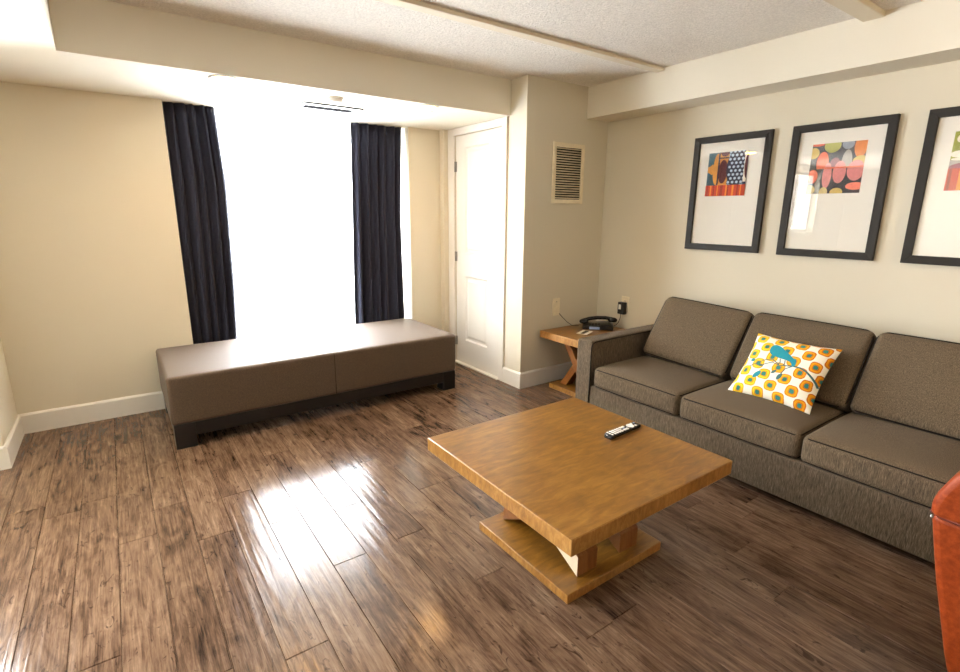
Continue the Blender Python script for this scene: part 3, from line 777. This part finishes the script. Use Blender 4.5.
# ------------------------------------------------------------------ framed prints
FX = XR - .026
def art_quad(bm, pts, y0, y1, z0, z1, x, mat):
    """polygon in art coordinates (u runs away from the window, v up), clipped to the print"""
    def clip(p, f):
        out = []
        for a, b in zip(p, p[1:] + p[:1]):
            fa, fb = f(a), f(b)
            if fa >= 0: out.append(a)
            if fa * fb < 0:
                t = fa / (fa - fb); out.append((a[0] + (b[0] - a[0]) * t, a[1] + (b[1] - a[1]) * t))
        return out
    for f in (lambda p: p[0], lambda p: 1 - p[0], lambda p: p[1], lambda p: 1 - p[1]):
        pts = clip(pts, f)
        if len(pts) < 3: return
    bm.faces.new([bm.verts.new((x, y1 + (y0 - y1) * u, z0 + (z1 - z0) * v)) for u, v in pts]).material_index = mat
def ell(cx, cy, rx, ry, n=28, rot=0): 
    return [(cx + rx * cos(2 * pi * k / n) * cos(rot) - ry * sin(2 * pi * k / n) * sin(rot), cy + rx * cos(2 * pi * k / n) * sin(rot) + ry * sin(2 * pi * k / n) * cos(rot)) for k in range(n)]
def rect(a, b, c, d): return [(a, c), (b, c), (b, d), (a, d)]
A = {k: flat('ink ' + k, *v) for k, v in dict(teal=(38, 84, 102), ochre=(204, 140, 58), maroon=(86, 30, 42), navy=(24, 34, 66), sky=(140, 178, 208), pale=(190, 210, 226), red=(186, 58, 30), rust=(140, 36, 20), amber=(222, 132, 44),
     cream=(240, 232, 214), slate=(60, 62, 72), olive=(176, 176, 96), gold=(206, 178, 100), coral=(226, 112, 84), mauve=(146, 84, 100), stone=(176, 168, 162), sand=(208, 188, 128), tang=(222, 132, 62), steel=(150, 158, 172), pink=(216, 136, 136), salmon=(238, 132, 112), lime=(150, 156, 52)).items()}
AK = list(A)
def picture(yc, zc, w, h, label, artbox, shapes):
    o = empty('framed_picture', (XR, yc, zc)); tag(o, label, 'picture', 'framed prints above the sofa')
    f = .044; a, b = w / 2, h / 2
    bm = bmesh.new()
    for q in ([(-a, -b), (a, -b), (a - f, -b + f), (-a + f, -b + f)], [(a, -b), (a, b), (a - f, b - f), (a - f, -b + f)], [(a, b), (-a, b), (-a + f, b - f), (a - f, b - f)], [(-a, b), (-a, -b), (-a + f, -b + f), (-a + f, b - f)]):
        prism(bm, q, 'x', -.026, -.002)
    new_obj('frame', bm, M['frame'], o, bevel=.002)
    m = new_obj('mat_board', boxes((-.010, -.006, -a + f - .004, a - f + .004, -b + f - .004, b - f + .004)), M['mat'], o)
    y0, y1, z0, z1 = [c - (yc if i < 2 else zc) for i, c in enumerate(artbox)]
    bm = bmesh.new(); x = -.0104
    for col, poly in shapes:
        art_quad(bm, poly, y0, y1, z0, z1, x, AK.index(col)); x -= .00006
    new_obj('art_print', bm, [A[k] for k in AK], m)
    new_obj('glass', boxes((-.0165, -.0145, -a + f - .004, a - f + .004, -b + f - .004, b - f + .004)), M['picglass'], o)
# print one: leaf shapes, dotted panel and red stripes
s1 = [('ochre', rect(0, 1, 0, 1)), ('teal', rect(0, .28, .22, 1)), ('ochre', ell(.02, .62, .24, .13)), ('ochre', ell(.24, .62, .10, .36)), ('teal', ell(.0, .92, .17, .24)), ('teal', ell(.0, .30, .17, .25)),
      ('navy', rect(.26, .30, .26, 1)), ('maroon', ell(.40, .56, .115, .27)), ('navy', rect(.27, .52, .855, .885)), ('maroon', ell(.42, 1.02, .12, .12)),
      ('sky', rect(.53, 1, .25, 1)), ('navy', ell(.72, .62, .235, .42))]
for r in range(9):
    for c in range(4):
        u, v = .565 + c * .105 + (r % 2) * .052, .31 + r * .086
        s1.append(('navy', ell(u, v, .053, .049, 6, pi / 6)))
for r in range(9):
    for c in range(4):
        u, v = .565 + c * .105 + (r % 2) * .052, .31 + r * .086
        if u < .94: s1.append(('pale', ell(u, v, .034, .031, 10)))
s1 += [('cream', rect(.925, 1, .3, 1)), ('maroon', ell(1.0, .66, .065, .27)), ('navy', rect(.925, 1, .25, .31)), ('red', rect(0, 1, 0, .25))]
for k, (a, b, c) in enumerate(((.03, .07, 'rust'), (.12, .16, 'amber'), (.20, .24, 'rust'), (.30, .33, 'amber'), (.38, .45, 'rust'), (.52, .56, 'amber'), (.56, .60, 'rust'), (.68, .73, 'amber'), (.80, .84, 'rust'), (.88, .91, 'amber'))): s1.append((c, rect(a, b, 0, .25)))
picture(2.035, 1.5905, .549, .789, 'framed abstract print with blue dotted panel, leftmost on the sofa wall', (1.905, 2.193, 1.577, 1.872), s1)
s2 = [('slate', rect(0, 1, 0, 1)), ('gold', ell(.04, .82, .11, .11)), ('coral', ell(.10, .985, .13, .03)), ('olive', ell(.385, .95, .155, .14)), ('steel', ell(.67, .96, .11, .10)), ('tang', ell(.90, .90, .115, .22)),
      ('gold', ell(.93, .62, .14, .10)), ('coral', ell(.235, .62, .115, .22)), ('mauve', ell(.475, .56, .10, .15)), ('stone', ell(.685, .60, .095, .25)), ('slate', rect(0, 1, 0, .50)),
      ('pink', ell(.355, .36, .085, .26)), ('pink', ell(.58, .42, .12, .22)), ('pink', ell(.87, .44, .155, .20)), ('slate', rect(0, .2, .49, .50)), ('coral', rect(.28, 1.0, .495, .525)), ('salmon', ell(.90, .135, .17, .075)), ('sand', ell(.33, .03, .08, .10)), ('gold', ell(.575, .02, .12, .09)), ('coral', ell(.08, .35, .10, .14)), ('sand', ell(.06, .08, .1, .1))]
picture(1.371, 1.5905, .536, .789, 'framed print of pink, green and orange ovals, middle one on the sofa wall', (1.232, 1.516, 1.577, 1.866), s2)
s3 = [('lime', rect(0, 1, .30, 1)), ('olive', ell(.25, .75, .16, .2)), ('cream', ell(.12, .62, .13, .06)), ('olive', ell(.7, .8, .2, .15)), ('cream', ell(.1, .88, .06, .07)), ('stone', rect(0, 1, .38, .52)), ('mauve', ell(.5, .40, .5, .10)), ('cream', ell(.16, .535, .15, .025)), ('red', rect(0, 1, 0, .38))]
for a, b, c in ((.02, .06, 'rust'), (.16, .22, 'amber'), (.26, .31, 'rust'), (.33, .42, 'amber'), (.5, .56, 'rust'), (.62, .68, 'amber'), (.78, .84, 'rust'), (.9, .94, 'amber')): s3.append((c, rect(a, b, 0, .38)))
picture(.705, 1.5905, .54, .789, 'framed print with olive top and red stripes, cut by the photo edge', (.562, .856, 1.577, 1.866), s3)

# ------------------------------------------------------------------ orange armchair at the right edge
def armchair():
    o = empty('armchair', (2.17, -.10, 0)); tag(o, 'burnt orange leather armchair at the right edge before the sofa', 'armchair')
    X = lambda x: x - 2.17; Y = lambda y: y + .10
    def arm(xa, xb):
        # side outline in y,z: front edge leans back towards the floor, top rolls over
        out = [(.200, .10), (.224, .18), (.280, .40), (.308, .53), (.322, .600)]
        poly = out + [(-.42, .63), (-.42, .10)]
        bm = bmesh.new(); prism(bm, [(Y(y), z) for y, z in poly], 'x', X(xa) + .008, X(xb) - .008)
        a = new_obj('arm', bm, M['orange'], o, bevel=.02, seg=4)
        cap = [(.316, .592), (.324, .612), (.324, .640), (.317, .670), (.304, .704), (.288, .740), (.262, .768), (.2, .790), (-.1, .79), (-.42, .78), (-.42, .60), (.2, .585)]
        bm = bmesh.new(); prism(bm, [(Y(y), z) for y, z in cap], 'x', X(xa) - .004, X(xb) + .004); new_obj('arm_pad', bm, M['orange'], a, bevel=.022, seg=4)
        bm = bmesh.new(); ring = [(X(xa) - .003, Y(.0), .602), (X(xa) - .003, Y(.2), .598), (X(xa) + .002, Y(.302), .603), (X(xa) + .012, Y(.320), .606), (X(xb) - .012, Y(.320), .606), (X(xb) - .002, Y(.302), .603), (X(xb) + .003, Y(.2), .598)]
        tube(bm, ring, .004); new_obj('piping', bm, M['seam'], a)
        bm = bmesh.new(); lathe(bm, [(.005, -.004), (.006, 0), (.004, .004), (.001, .005)], 14)
        for v in bm.verts: v.co = Matrix.Translation((X(xa) + .022, Y(.318), .586)) @ Matrix.Rotation(radians(-90), 4, 'X') @ v.co
        new_obj('stud', bm, M['steel'], a)
    arm(1.85, 1.985); arm(2.355, 2.49)
    bm = bmesh.new(); pad(bm, .385, .60, .17, .04, (0, 0, .02), 8, Matrix.Translation((X(2.17), Y(-.04), .41))); new_obj('seat_cushion', bm, M['orange'], o, smooth=True)
    bm = bmesh.new(); pad(bm, .37, .56, .23, .02, (0, 0, 0), 6, Matrix.Translation((X(2.17), Y(-.13), .215))); new_obj('base', bm, M['orange'], o, smooth=True)
    bm = bmesh.new(); pad(bm, .62, .16, .82, .05, (.0, .02, .01), 10, Matrix.Translation((X(2.17), Y(-.45), .53)) @ Matrix.Rotation(radians(9), 4, 'X')); new_obj('backrest', bm, M['orange'], o, smooth=True)
    for x in (1.905, 2.435):
        for y in (.13, -.40):
            bm = bmesh.new(); lathe(bm, [(.014, 0), (.022, .06), (.024, .12)], 16, (X(x), Y(y), 0)); new_obj('leg', bm, M['espresso'], o)
armchair()
